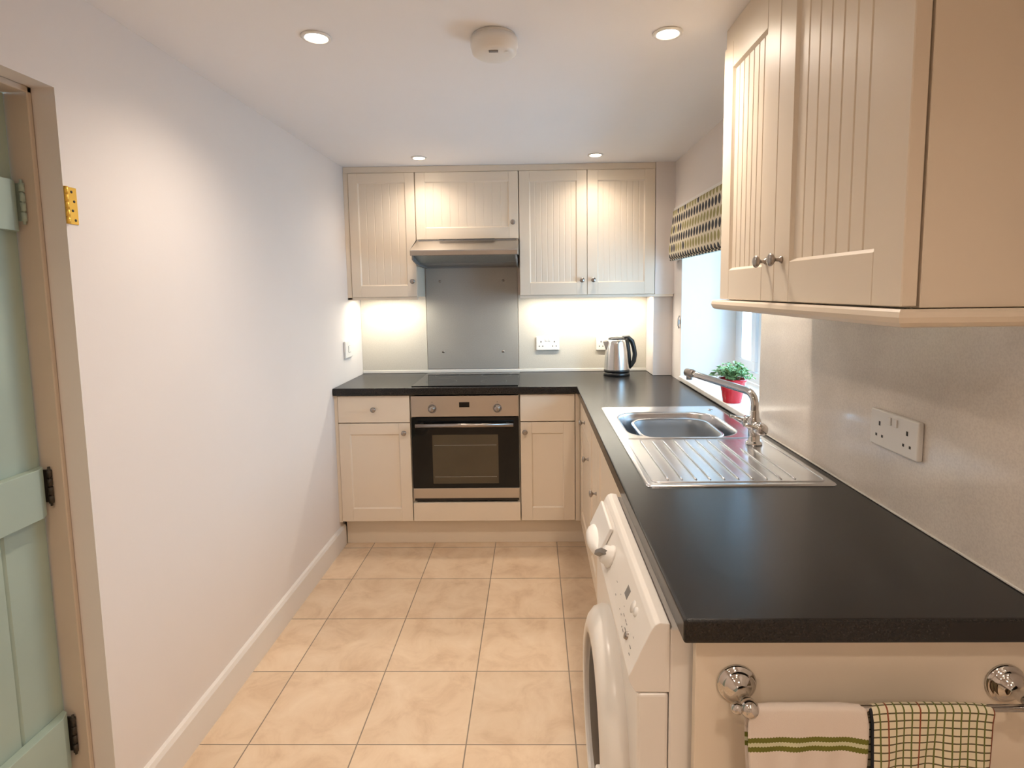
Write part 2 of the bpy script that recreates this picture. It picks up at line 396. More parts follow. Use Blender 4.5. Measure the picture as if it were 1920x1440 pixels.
# ---------------------------------------------------------------- cabinet parts
def front(w, h, t=.020, fr=.062, grooves=0, name='door', parent=None, loc=(0, 0, 0), rz=0., gd=.0014):
    """shaker front; local x 0..w, z 0..h, back at y=0, face at y=-t"""
    b = MB(); bv = .0016
    b.box(0, fr, -t, 0, 0, h, bv).box(w - fr, w, -t, 0, 0, h, bv).box(fr, w - fr, -t, 0, 0, fr + .012, bv).box(fr, w - fr, -t, 0, h - fr, h, bv)
    # bead round the panel
    pd = .0075; x0, x1, z0, z1 = fr, w - fr, fr + .012, h - fr; c = .005
    b.prism([(-t + .001, z0 - .001), (-t + pd, z0 + c), (-t + pd, z0 - .001)], 'X', x0, x1)
    b.prism([(-t + .001, z1 + .001), (-t + pd, z1 - c), (-t + pd, z1 + .001)], 'X', x0, x1)
    b.prism([(x0 - .001, -t + .001), (x0 + c, -t + pd), (x0 - .001, -t + pd)], 'Z', z0, z1)
    b.prism([(x1 + .001, -t + .001), (x1 - c, -t + pd), (x1 + .001, -t + pd)], 'Z', z0, z1)
    pts = [(x0 - .001, -.003), (x0 - .001, -t + pd)]
    for k in range(1, grooves + 1):
        gx = x0 + (x1 - x0) * k / (grooves + 1); q = .0030
        pts += [(gx - q, -t + pd), (gx, -t + pd + gd), (gx + q, -t + pd)]
    pts += [(x1 + .001, -t + pd), (x1 + .001, -.003)]
    b.prism(pts, 'Z', z0 - .001, z1 + .001)
    o = b.build(name, 'cream', parent); o.location = loc; o.rotation_euler = (0, 0, rz); return o
def slab(w, h, t, name, parent, loc, rz=0.):
    o = MB().box(0, w, -t, 0, 0, h, .002, 2).build(name, 'cream', parent); o.location = loc; o.rotation_euler = (0, 0, rz); return o
def knob(parent, x, z, t=.020, s=1.):
    b = MB().lathe([(0, 0), (.0085 * s, 0), (.0075 * s, .003), (.0045 * s, .006), (.004 * s, .013), (.0065 * s, .016), (.0125 * s, .020), (.0145 * s, .0235), (.0135 * s, .027), (.009 * s, .030), (0, .031)], RX(90), 24)
    o = b.build('knob', 'satin', parent); o.location = (x, -t, z); return o

# lower run along the end wall: door faces at Y 3.043
YF = 3.043; YD = YF + .020
def base_unit(label, x0, x1, drawer_knob, door_knob_x, name='base_cabinet'):
    t = thing(name, label, 'cabinet', (x0, YD, .15)); w = x1 - x0
    MB().box(0, w, .001, YB - YD - .005, .0, .715, 0).build('carcass', 'cream_in', t)
    d = slab(w - .003, .149, .020, 'drawer', t, (.0015, 0, .566))
    if drawer_knob: knob(d, w / 2, .075)
    dd = front(w - .003, .556, grooves=0, parent=t, loc=(.0015, 0, .005))
    knob(dd, door_knob_x, .505)
    return t
base_unit('cream base cabinet left of the oven, knobs on drawer and door', -1.078, -.680, True, .363)
base_unit('narrow cream base cabinet right of the oven, plain drawer front', -.078, .222, False, .025)
o = MB().box(XL + .0005, -1.0785, YF + .004, YB - .005, .15, .868).build('filler_strip', 'cream'); tag(o, 'narrow cream filler strip between left wall and base cabinet', 'filler strip')
o = MB().box(.2235, .250, YF + .004, YF + .03, .15, .868, .001).build('corner_post', 'cream'); tag(o, 'cream corner post where the two base runs meet', 'corner post')
o = MB().box(-1.077, .31, 3.108, 3.124, 0, .149, .0015).build('plinth', 'cream'); tag(o, 'cream kickboard under the far base cabinets and oven', 'plinth')
o = MB().box(.296, .312, 1.56, 3.107, 0, .149, .0015).build('plinth', 'cream'); tag(o, 'cream kickboard under the sink-side base cabinets', 'plinth')

# oven housing with built-in oven
t = thing('oven_housing', 'cream housing panel under the built-in oven', 'cabinet', (-.678, YD, .15))
MB().box(0, .018, .001, .50, 0, .715).box(.580, .598, .001, .50, 0, .715).box(.018, .58, .001, .50, 0, .1).build('carcass', 'cream_in', t)
slab(.594, .105, .020, 'panel', t, (.002, 0, .004))
ov = thing('built_in_oven', 'stainless steel and black glass built-in electric oven below the hob', 'oven', (-.379, YD - .001, .268))
OW = .294
part_ = lambda mb, n, m, p=ov: mb.build(n, m, p)
part_(MB().box(-.277, .277, .012, .48, .002, .585), 'cavity', 'black')
part_(MB().box(-OW, OW, -.022, .01, .478, .594, .002, 2), 'control_panel', 'steel')
dd = part_(MB().box(-OW, OW, -.024, .01, .078, .474, .002, 2), 'door', 'blackglass')
MB().box(-.182, .180, -.0252, -.0243, .103, .378, .0003).build('window', 'ovenglass', dd)
for z in (.318, .14): MB().box(-.172, .170, -.0256, -.0253, z, z + .003).build('rack_bar', 'filter', dd)
hb = MB(); hb.tube([(-.265, -.062, .438), (.265, -.062, .438)], .0095, 16, 1.15)
for sx in (-.235, .235): hb.box(sx - .009, sx + .009, -.058, -.0242, .430, .446, .002)
hb.build('handle', 'satin', dd)
part_(MB().box(-OW, OW, -.022, .01, .018, .076, .002, 2), 'lower_trim', 'steel')
part_(MB().box(-OW + .004, OW - .004, -.010, .01, 0, .016), 'vent_slot', 'black')
for x, in ((-.178,), (.178,)):
    k = MB().lathe([(0, 0), (.020, 0), (.019, .006), (.0165, .010), (.0155, .024), (.013, .027), (0, .028)], T(x, -.022, .523) @ RX(90), 28)
    k.box(x - .002, x + .002, -.0525, -.045, .523 - .012, .523 + .015, .001)
    part_(k, 'dial', 'satin')
    part_(MB().lathe([(.021, 0), (.0245, 0), (.0245, .0006), (.021, .0006)], T(x, -.022, .523) @ RX(90), 28, closed=True), 'dial_ring', 'greyp')
    part_(MB().box(x - .002, x + .002, -.0226, -.022, .556, .562), 'mark', 'mark')
part_(MB().box(-.030, .026, -.0235, -.0222, .530, .558, .0005), 'display', 'blackglass')

# ---------------------------------------------------------------- right run (door faces at X .25, seen edge on)
def side_unit(label, y1, y0, kind, zdoor_knob=.64):
    """faces -X; local x runs towards the camera from y1 down to y0"""
    t = thing('base_cabinet', label, 'cabinet', (.270, y1, .15), R(-90)); w = y1 - y0
    MB().box(0, w, .001, .53, 0, .59 if kind == 'sink' else .715).build('carcass', 'cream_in', t)
    if kind == 'drawer':
        d = slab(w - .003, .149, .020, 'drawer', t, (.0015, 0, .566)); knob(d, w * .55, .055)
        dd = front(w - .003, .556, parent=t, loc=(.0015, 0, .005)); knob(dd, w - .045, .485)
    else:
        h = .714; w2 = w / 2
        w2 = .325
        dd = front(w2 - .003, h, parent=t, loc=(.0015, 0, .002)); knob(dd, w2 - .038, .446)
        w3 = w - w2; dd = front(w3 - .003, h, parent=t, loc=(w2 + .0015, 0, .002)); knob(dd, w3 - .04, .446)
    return t
side_unit('cream drawer cabinet seen edge-on beside the inner worktop corner', 3.038, 2.540, 'drawer')
side_unit('cream cabinet with two doors under the sink, next to the washing machine', 2.537, 1.600, 'sink')

# worktop (one L-shaped piece with the sink cut-out)
xs = [XL + .001, .231, .335, .735, XR - .001]; ys = [.844, 1.935, 2.345, 3.023, YB - .001]
b = cells(xs, ys, lambda i, j: (j == 3) or (i >= 1 and not (i == 2 and j == 1)), .870, .910)
wt = b.build('worktop', 'worktop'); tag(wt, 'L-shaped dark speckled worktop running from hob past the sink', 'worktop')
bv = wt.modifiers.new('edge', 'BEVEL'); bv.width = .005; bv.segments = 3; bv.limit_method = 'ANGLE'; bv.angle_limit = R(60)
# hob
hb = thing('ceramic_hob', 'black glass ceramic hob set flush in the far worktop', 'hob', (-.379, 3.32, .9105))
MB().box(-.292, .292, -.265, .240, 0, .0045, .0015, 2).build('glass_top', 'blackglass', hb)
for x, y, r in ((-.15, -.12, .09), (.15, -.12, .075), (-.15, .12, .075), (.15, .12, .09)):
    MB().lathe([(r - .0015, 0), (r, 0), (r, .0004), (r - .0015, .0004)], T(x, y, .0046), 48, closed=True).build('cooking_zone', 'greyp', hb)

# splashbacks
o = MB().box(XR - .009, XR - .0005, .30, WY0 - .002, .912, 1.46, .001).build('splashback_panel', 'splash'); tag(o, 'glossy beige speckled splashback on right wall below the wall cabinet', 'splashback')
o = MB().box(XL + .001, -.678, YB - .008, YB - .0005, .930, 1.40).build('splashback_panel', 'splash_back'); tag(o, 'pale splashback left of the grey hob panel', 'splashback')
o = MB().box(-.093, .714, YB - .008, YB - .0005, .930, 1.40).build('splashback_panel', 'splash_back'); tag(o, 'pale splashback behind kettle and double socket', 'splashback')
hp = thing('hob_splashback', 'grey panel with corner screws on the wall between hob and hood', 'splashback', (-.386, YB - .010, .936))
MB().box(-.289, .289, 0, .0095, 0, .70, .001).build('panel', 'hobpanel', hp)
for x, z in ((-.19, .110), (.193, .108), (-.20, .555), (.20, .555)):
    MB().lathe([(0, .004), (.004, .0038), (.0075, .002), (.008, 0)], T(x, 0, z) @ RX(90), 20).build('screw', 'satin', hp)
o = MB().box(XL + .001, .714, YB - .012, YB - .0005, .9105, .929, .002).build('sealing_strip', 'sealant'); tag(o, 'pale sealing strip along the back of the far worktop', 'sealing strip')
o = MB().box(XR - .013, XR - .0095, .845, WY0 - .01, .9105, .915, .001).build('sealing_strip', 'sealant'); tag(o, 'thin sealing bead along right splashback foot', 'sealing strip')

# ---------------------------------------------------------------- upper cabinets on the end wall
YU = 3.35; YUD = YU + .020; ZB, ZT = 1.398, 2.115
def wall_unit(label, x0, x1, z0, doors, name='wall_cabinet'):
    t = thing(name, label, 'cabinet', (x0, YUD, z0)); w = x1 - x0
    MB().box(.0, w, .001, YB - YUD - .0005, 0, ZT - z0).build('carcass', 'cream_in' if False else 'cream', t)
    for (a, b_, gr, kx, kz, fr) in doors:
        d = front(b_ - a - .003, ZT - z0 - .002, grooves=gr, parent=t, loc=(a + .0015, 0, .001), fr=fr); knob(d, kx, kz)
    return t
wall_unit('cream wall cabinet with one door left of the cooker hood', -1.068, -.680, ZB, [(0, .388, 5, .362, .09, .055)])
wall_unit('short cream wall cabinet with lift-up door above the cooker hood', -.678, -.078, 1.729, [(0, .60, 9, .565, .092, .055)])
wall_unit('two-door cream wall cabinet right of the cooker hood', -.076, .714, ZB, [(0, .395, 7, .362, .085, .060), (.395, .79, 7, .033, .085, .060)])
o = MB().box(XL + .0005, -1.069, YU + .004, YB - .0005, ZB - .012, ZT + .0, 0).build('filler_strip', 'cream'); tag(o, 'tall thin filler strip between left wall and far wall cabinet', 'filler strip')
o = MB().box(XL + .0005, -.682, YU + .004, YU + .022, ZB - .016, ZB - .0005, .001).build('light_rail', 'cream'); tag(o, 'cream light rail under the wall cabinet left of the hood', 'light rail')
o = MB().box(-.076, .822, YU + .004, YU + .022, ZB - .016, ZB - .0005, .001).build('light_rail', 'cream'); tag(o, 'cream light rail under the two-door wall cabinet', 'light rail')
o = MB().box(XL + .0005, .714, YU + .006, YU + .03, ZT + .0005, ZC - .001, .001).build('cornice', 'cream'); tag(o, 'cream scribe strip closing the gap over the far wall cabinets', 'cornice')
struct('trim_5', MB().box(.7155, XR - .0005, YU + .002, 3.3845, ZB - .001, ZC, 0), 'wall', 'painted boxing beside the far wall cabinets', 'wall')

# under-cabinet light strips
def striplight(label, x0, x1, pw):
    t = thing('strip_light', label, 'light', ((x0 + x1) / 2, 3.45, ZB - .001), 0, 'under-cabinet strip lights'); w = (x1 - x0) / 2
    MB().box(-w, w, -.018, .018, -.010, -.0005, .002).build('housing', 'white', t)
    MB().box(-w + .01, w - .01, -.013, .013, -.0125, -.0102, .001).build('diffuser', 'led', t)
    lamp('strip_lamp', 'AREA', ((x0 + x1) / 2, 3.45, ZB - .018), pw, (1, .93, .78), t, shape='RECTANGLE', size=2 * w - .02, size_y=.03)
striplight('bright strip light under the wall cabinet left of the hood', -1.05, -.70, 1.1)
striplight('bright strip light under the two-door wall cabinet', -.05, .70, 2.2)

# cooker hood
hd = thing('cooker_hood', 'stainless steel visor cooker hood under the short wall cabinet', 'cooker hood', (-.378, YB, 1.60))
yf = 3.15 - YB; hw = .298
b = MB().prism([(YU - YB + .0, .127), (yf, .056), (yf - .002, .050), (yf, .028), (yf + .012, .026), (yf + .012, .034), (-.262, .034), (-.262, .127)], 'X', -hw, hw, .0015)
b.build('visor', 'steel', hd)
b = MB().prism([(-.266, -.008), (-.014, -.018), (-.014, .127), (-.266, .127)], 'X', -.285, .285); b.build('body', 'greyp', hd)
b = MB(); b.prism([(yf + .014, .024), (-.268, -.007), (-.268, .033), (yf + .014, .033)], 'X', -.280, .280); b.build('grease_filter', 'filter', hd)
b = MB(); 
for x0, x1 in ((-.290, -.281), (.281, .290)): b.prism([(yf + .008, .004), (yf + .04, -.004), (-.262, -.024), (-.014, -.028), (-.014, .0), (yf + .008, .034)], 'X', x0, x1, .001)
b.box(-.281, .281, -.030, -.015, -.028, -.012); b.build('under_frame', 'greyp', hd)
MB().box(-.16, .16, -.292, -.272, .1275, .1283).prism([(YU - YB - .012, .1235), (YU - YB - .006, .1265), (YU - YB - .006, .119), (YU - YB - .012, .119)], 'X', -.16, .16).build('control_slot', 'black', hd)

# ---------------------------------------------------------------- wall cabinet on the right
XW = .548
wu = thing('wall_cabinet', 'large cream two-door wall cabinet on the right, panel end facing the room', 'cabinet', (XW + .024, 1.68, 1.394), R(-90))
WT = 2.09 - 1.394
MB().box(.0, .805, .0035, XR - XW - .0245, -.0022, WT).build('carcass', 'cream', wu)
MB().box(.8055, .824, .0045, XR - XW - .0245, -.001, WT, .001).build('end_panel', 'cream', wu)
d = front(.369, WT - .001, t=.024, fr=.070, grooves=6, gd=.003, parent=wu, loc=(.001, 0, .001)); knob(d, .327, .092, .024, 1.)
d = front(.452, WT - .001, t=.024, fr=.075, grooves=6, gd=.003, parent=wu, loc=(.372, 0, .001)); knob(d, .038, .092, .024, 1.)
# moulded pelmet below it (mitred round the corner)
b = MB(); t_ = bmesh.new()
pr = [(0, 0), (.004, -.0), (.0, -.0)]
prof = [(.0, .0), (-.004, -.004), (-.006, -.012), (-.003, -.020), (.003, -.026), (.012, -.028), (.055, -.028), (.055, .0)]
rows = []
for (dx, dz) in prof:
    x = XW - .006 + dx; y = .846 + dx
    rows.append([t_.verts.new((x, 1.722, 1.3915 + dz)), t_.verts.new((x, y, 1.3915 + dz)), t_.verts.new((XR - .0105, y, 1.3915 + dz))])
n = len(rows)
for i in range(n):
    for k in (0, 1): t_.faces.new((rows[i][k], rows[i][k + 1], rows[(i + 1) % n][k + 1], rows[(i + 1) % n][k]))
t_.faces.new([r[0] for r in rows]); t_.faces.new([r[2] for r in rows][::-1])
bmesh.ops.recalc_face_normals(t_, faces=t_.faces[:])
b._add(t_); o = b.build('pelmet', 'cream'); tag(o, 'rounded cream pelmet moulding beneath the right wall cabinet', 'pelmet')
o = MB().box(XW + .012, XR - .001, .885, 1.70, 2.092, ZC - .001, 0).build('cornice', 'cream'); tag(o, 'recessed cream infill between right wall cabinet and ceiling', 'cornice')

# ---------------------------------------------------------------- end panel, towel rail, towels
EP = .885
o = MB().box(.262, XR - .0005, EP, EP + .018, 0, .8695, .001).build('end_panel', 'cream'); tag(o, 'cream end panel under the near worktop carrying the towel rail', 'panel')
tr = thing('towel_rail', 'chrome towel rail mounted on the cream end panel', 'towel rail', (.54, EP, .776))
YR = -.058
def mount(x):
    m_ = T(x, 0, 0) @ RX(90) @ Matrix.Diagonal((1.1, 1.1, 1, 1))
    b = MB().lathe([(0, -.0), (.0295, 0), (.030, .003), (.0275, .006), (.023, .0075), (.0225, .011), (.018, .014), (.014, .018), (.010, .022), (.0075, .028), (.0085, .034), (.0075, .040), (.0095, .046), (.0125, .052), (.0135, .058), (.0125, .064), (.008, .070), (0, .072)], m_, 40)
    b.build('mount', 'chrome', tr, True)
mount(-.211); mount(.227)
MB().tube([(-.226, YR, -.0), (.242, YR, 0)], .0055, 20).build('rail', 'chrome', tr)
MB().lathe([(0, -.010), (.006, -.008), (.009, -.002), (.009, .003), (.006, .007), (0, .008)], T(-.230, YR, 0) @ RY(90), 20).build('finial', 'chrome', tr, True)
MB().lathe([(0, -.010), (.006, -.008), (.009, -.002), (.009, .003), (.006, .007), (0, .008)], T(.246, YR, 0) @ RY(-90), 20).build('finial', 'chrome', tr, True)
def towel(x0, x1, mtl, label, name, drop_f, drop_b, r0, wav, seed):
    rnd = random.Random(seed); nx = 40
    yc, zc = EP + YR, .776; prof = []
    nb = 14
    for k in range(nb): prof.append((yc + r0, zc - drop_b * (1 - k / nb), drop_b * (1 - k / nb)))
    for k in range(9): a = math.pi * k / 8; prof.append((yc + r0 * math.cos(a), zc + r0 * math.sin(a), r0 * (a - math.pi)))
    for k in range(1, 22): prof.append((yc - r0, zc - drop_f * k / 21, drop_f * k / 21))
    bm = bmesh.new(); uvl = bm.loops.layers.uv.new('UVMap'); g = []; ph = rnd.random() * 6
    for i in range(nx + 1):
        u = i / nx; col = []
        for (y, z, v) in prof:
            dy = wav * math.sin(u * 9 + ph) * min(v / .08, 1) * (1 if y < yc else -.3) + .002 * math.sin(u * 23 + v * 30) * min(v / .1, 1)
            dx = .006 * math.sin(v * 14 + ph) * (u - .5) * (1 if v > 0 else 0) + (.02 * v if u > .5 else .02 * v)
            dz = -.004 * (abs(u - .5) * 2) ** 4
            col.append((bm.verts.new((x0 + (x1 - x0) * u + dx, y + dy, z + dz)), (u * (x1 - x0), v)))
        g.append(col)
    for i in range(nx):
        for j in range(len(prof) - 1):
            q = (g[i][j], g[i + 1][j], g[i + 1][j + 1], g[i][j + 1]); fc = bm.faces.new([p[0] for p in q]); fc.smooth = True
            for lp, p in zip(fc.loops, q): lp[uvl].uv = p[1]
    me = bpy.data.meshes.new(name); bm.to_mesh(me); bm.free(); me.materials.append(M[mtl])
    o = bpy.data.objects.new(name, me); C.objects.link(o)
    so = o.modifiers.new('thick', 'SOLIDIFY'); so.thickness = .0022; so.offset = 1
    return tag(o, label, 'towel')
towel(.328, .506, 'towel_stripe', 'cream tea towel with two green stripes hung over chrome rail', 'tea_towel', .36, .34, .0085, .0015, 3)
towel(.5105, .700, 'towel_check', 'cream tea towel with dark check grid hung over chrome rail', 'tea_towel', .33, .30, .0085, .003, 5)

# ---------------------------------------------------------------- washing machine
wm = thing('washing_machine', 'white front-loading washing machine under the near worktop', 'washing machine', (.168, 1.225, .0))
wx, wy = .168, 1.225; Y0, Y1 = .915 - wy, 1.535 - wy
def L_(x): return x - wx
P = lambda mb, n, m, sm=False: mb.build(n, m, wm, sm)
P(MB().box(L_(.227), L_(.80), Y0, Y1, .02, .852, .003), 'body', 'enamel')
P(MB().box(L_(.172), L_(.226), Y0 + .001, Y1 - .001, .03, .733, .006, 3), 'front_panel', 'enamel')
fas = [(.2268, .736), (.2268, .860), (.210, .862), (.202, .858), (.196, .850), (.178, .812), (.164, .780), (.157, .766), (.157, .759), (.161, .750), (.169, .737)]
P(MB().prism([(L_(a), z) for a, z in fas], 'Y', Y0, Y1, .0012), 'fascia', 'enamel')
for k in (Y0 + .04, Y1 - .04):
    P(MB().lathe([(.02, 0), (.02, .02)], T(L_(.30), k, 0), 16), 'foot', 'black')
# local frame of the sloping fascia: origin low edge, v up the slope, n outward
A = Vector((L_(.158), 0, .768)); Bv = Vector((L_(.197), 0, .851)); v_ = (Bv - A).normalized(); n_ = Vector((-v_.z, 0, v_.x)); u_ = Vector((0, 1, 0))
def FM(y, s, h=0.):
    o = A + v_ * s + n_ * h + Vector((0, y - wy, 0)); m = Matrix.Identity(4)
    m.col[0] = (*(-u_), 0); m.col[1] = (*v_, 0); m.col[2] = (*n_, 0); m.col[3] = (*o, 1); return m
# drawer (x local = toward camera)
b = MB().box(-.095, .095, .004, .080, .001, .010, .003, 2, FM(1.435, 0)); b.lathe([(0, .028), (.03, .026), (.055, .020), (.075, .010), (.082, 0)], FM(1.435, .006), 36, 1., .33); P(b, 'detergent_drawer', 'white')
b = MB().lathe([(0, 0), (.027, 0), (.026, .006), (.022, .010), (.020, .022), (0, .024)], FM(1.27, .042), 32); P(b, 'dial', 'white', False)
b = MB().box(-.020, .020, -.006, .006, .018, .036, .002, 2, FM(1.27, .042) @ RZ(35)); P(b, 'dial_grip', 'greyp')
P(MB().lathe([(0, .0008), (.012, .0008), (.012, 0)], FM(1.03, .062), 16).lathe([(0, .004), (.0075, .004), (.009, 0)], FM(1.005, .066), 16), 'start_button', 'white')
P(MB().lathe([(0, .005), (.0065, .0045), (.0075, 0)], FM(.995, .022), 16), 'power_button', 'satin')
P(MB().box(-.013, .013, -.010, .010, .0, .0010, .0003, 1, FM(1.085, .060)), 'display', 'greyp')
rnd = random.Random(4)
for k in range(34):
    y = rnd.uniform(.95, 1.23); s = rnd.choice((.014, .022, .030, .038, .046, .054, .062, .070)); l = rnd.uniform(.003, .012)
    P(MB().box(-l / 2, l / 2, -.0007, .0007, 0, .0005, 0, 1, FM(y, s)), 'printed_mark', 'mark')
# round door
dm = T(L_(.172), -.020, .462) @ RY(-90)
dd = P(MB().lathe([(.232, 0), (.234, .012), (.228, .030), (.212, .044), (.190, .052), (.170, .050), (.176, .042), (.170, .030), (.168, .004)], dm, 72), 'door', 'enamel')
MB().lathe([(.169, .030), (.164, .036), (.130, .042), (.06, .046), (0, .047)], dm, 48).build('porthole_glass', 'porthole', dd, True)
MB().box(L_(.112), L_(.128), -.214, -.194, .40, .50, .004, 2).build('handle', 'white', dd)

# ---------------------------------------------------------------- sink and tap
SX0, SX1, SY0, SY1 = .292, .792, 1.445, 2.455
sk = thing('sink', 'stainless steel sink with single bowl and ribbed drainer', 'sink', ((SX0 + SX1) / 2, 1.95, .9105))
cx, cy = (SX0 + SX1) / 2, 1.95
def rr(x0, x1, y0, y1, r, n=8):
    out = []
    for (ax, ay, a0) in ((x1 - r, y1 - r, 0), (x0 + r, y1 - r, 90), (x0 + r, y0 + r, 180), (x1 - r, y0 + r, 270)):
        for k in range(n + 1):
            a = R(a0 + 90 * k / n); out.append((ax + r * math.cos(a), ay + r * math.sin(a)))
    return out
bx0, bx1, by0, by1 = .340, .727, 1.945, 2.337
def loops_mesh(loops, close_last=False):
    t = bmesh.new(); rg = [[t.verts.new((x - cx, y - cy, z)) for (x, y) in lp] for lp, z in loops]; n = len(rg[0])
    for a, c in zip(rg, rg[1:]):
        for i in range(n): t.faces.new((a[i], a[(i + 1) % n], c[(i + 1) % n], c[i]))
    if close_last: t.faces.new(rg[-1])
    bmesh.ops.recalc_face_normals(t, faces=t.faces[:])
    for f in t.faces: f.smooth = True
    return t
# deck outline as loops: rounded outer edge -> flat -> bowl
out0 = rr(SX0, SX1, SY0, SY1, .018); out1 = rr(SX0 + .004, SX1 - .004, SY0 + .004, SY1 - .004, .016); out2 = rr(SX0 + .010, SX1 - .010, SY0 + .010, SY1 - .010, .012)
bl = lambda d, r: rr(bx0 + d, bx1 - d, by0 + d, by1 - d, r)
t_ = loops_mesh([(out0, 0), (out1, .0045), (out2, .0035), (bl(-.010, .105), .0035), (bl(-.003, .10), .002), (bl(0, .098), -.006), (bl(.006, .093), -.06), (bl(.014, .086), -.13), (bl(.03, .07), -.158), (bl(.07, .04), -.162)], True)
deck = MB()._add(t_).build('basin', 'steel_sink', sk)
# drainer: ribbed panel slightly raised above the flat deck
dx0, dx1, dy0, dy1 = SX0 + .022, SX1 - .020, SY0 + .035, 1.900
pts = []; nrib = 10; stp = (dx1 - dx0 - .08) / nrib
for k in range(nrib):
    b = MB(); x = dx0 + .045 + stp * k; yend = dy1 if x < .66 else 1.79 
    b.tube([(x - cx, dy0 - cy + .012, .0022), (x - cx, dy0 - cy + .03, .0036), (x - cx, yend - cy - .03, .0038), (x - cx, yend - cy, .0022)], .0030, 10)
    b.build('drainer_rib', 'steel_sink', sk)
b = MB(); 
for lp in (rr(dx0, dx1, dy0 - .008, dy1 + .018, .02),):
    pth = [(x - cx, y - cy, .0032) for x, y in lp]; b.tube(pth + pth[:1], .0022, 8, cap=False)
b.build('drainer_rim', 'steel_sink', sk)
MB().lathe([(0, -.004), (.020, -.004), (.030, .001), (.033, 0)], T((bx0 + bx1) / 2 - cx, (by0 + by1) / 2 - cy, -.160), 28).build('waste', 'chrome', sk)
MB().lathe([(0, .0045), (.008, .004), (.011, 0)], T(.745 - cx, 2.375 - cy, .0036), 20).build('overflow_cap', 'chrome', sk)
# washing-up bowl standing in the sink
wb = thing('washing_up_bowl', 'grey washing-up bowl standing inside the sink basin', 'bowl', (.54, 2.14, .768))
q = lambda d, r: [(x, y) for x, y in rr(.392 + d, .686 - d, 1.98 + d, 2.285 - d, r)]
cx0, cy0 = cx, cy; cx, cy = .54, 2.14
t_ = loops_mesh([(q(-.004, .078), .122), (q(-.006, .08), .126), (q(-.003, .078), .130), (q(.002, .074), .128), (q(.008, .07), .10), (q(.03, .05), .010), (q(.05, .04), .006)], True)
MB()._add(t_).build('bowl_body', 'bowl', wb)
t_ = loops_mesh([(q(-.0065, .0805), .1225), (q(-.0075, .0815), .1275), (q(-.004, .079), .1312), (q(.003, .073), .1290)])
MB()._add(t_).build('rim', 'steel_sink', wb)
cx, cy = cx0, cy0
# tap
tp = thing('mixer_tap', 'chrome mixer tap with long swivel spout over the sink', 'tap', (.722, 1.84, .9145))
b = MB().lathe([(0, 0), (.026, 0), (.027, .004), (.022, .008), (.019, .012), (.0185, .045), (.021, .052), (.0215, .075), (.019, .084), (.015, .090), (.014, .110), (.0115, .114), (0, .115)], None, 32)
b.build('body', 'chrome', tp, True)
MB().tube([(0, -.040, .062), (0, .040, .062)], .0175, 24).build('crossbar', 'chrome', tp)
b = MB().lathe([(.014, 0), (.0205, .002), (.0215, .012), (.020, .024), (.013, .030), (0, .031)], T(0, -.040, .062) @ RX(90), 28); b.build('lever', 'chrome', tp, True)
b = MB().lathe([(.014, 0), (.0205, .002), (.0215, .012), (.020, .024), (.013, .030), (0, .031)], T(0, .040, .062) @ RX(-90), 28); b.build('lever', 'chrome', tp, True)
for sy in (-1, 1): MB().tube([(0, .058 * sy, .066), (-.020, .062 * sy, .070), (-.058, .066 * sy, .080)], [.007, .006, .0065], 14).build('lever_arm', 'chrome', tp)
path = []
dirv = Vector((-.14, .33, 0)).normalized()
for k in range(5): path.append(Vector((0, 0, .10 + .008 * k)))
for k in range(1, 10):
    a = R(80 * k / 9); r = .040; path.append(Vector((0, 0, .132)) + dirv * (r * (1 - math.cos(a))) + Vector((0, 0, r * math.sin(a))))
e0 = path[-1].copy()
for k in range(1, 8): path.append(e0 + dirv * (.300 * k / 7) + Vector((0, 0, .022 * k / 7)))
MB().tube(path, .0125, 20).build('spout', 'chrome', tp)
e1 = path[-1]
MB().tube([e1 - dirv * .028, e1 - dirv * .026, e1 + dirv * .016, e1 + dirv * .018], [.0126, .0150, .0150, .012], 20).tube([e1 + Vector((0, 0, -.004)), e1 + Vector((0, 0, -.026))], .0115, 18).build('nozzle', 'satin', tp)

# ---------------------------------------------------------------- pot plant on the sill
pp = thing('potted_plant', 'small leafy green plant in a red pot on the window sill', 'plant', (.852, 2.42, WZ0 + .0005))
MB().lathe([(0, .001), (.036, 0), (.038, .003), (.052, .088), (.057, .094), (.058, .102), (.053, .103), (.050, .092), (0, .090)], None, 40).build('pot', 'red', pp, True)
MB().lathe([(0, .096), (.03, .095), (.050, .091)], None, 24).build('soil', 'soil', pp)
b = MB(); rnd = random.Random(11); st = MB()
def leaf(m, l, w):
    t = bmesh.new(); c = [t.verts.new(p) for p in ((0, 0, 0), (l * .3, 0, l * .05), (l * .65, 0, l * .04), (l, 0, -l * .08))]
    s1 = [t.verts.new(p) for p in ((l * .28, w * .8, l * .1), (l * .6, w, l * .1))]; s2 = [t.verts.new(p) for p in ((l * .28, -w * .8, l * .1), (l * .6, -w, l * .1))]
    for s in (s1, s2):
        t.faces.new((c[0], c[1], s[0])); t.faces.new((c[1], c[2], s[1], s[0])); t.faces.new((c[2], c[3], s[1]))
    for f in t.faces: f.smooth = True
    b._add(t, m)
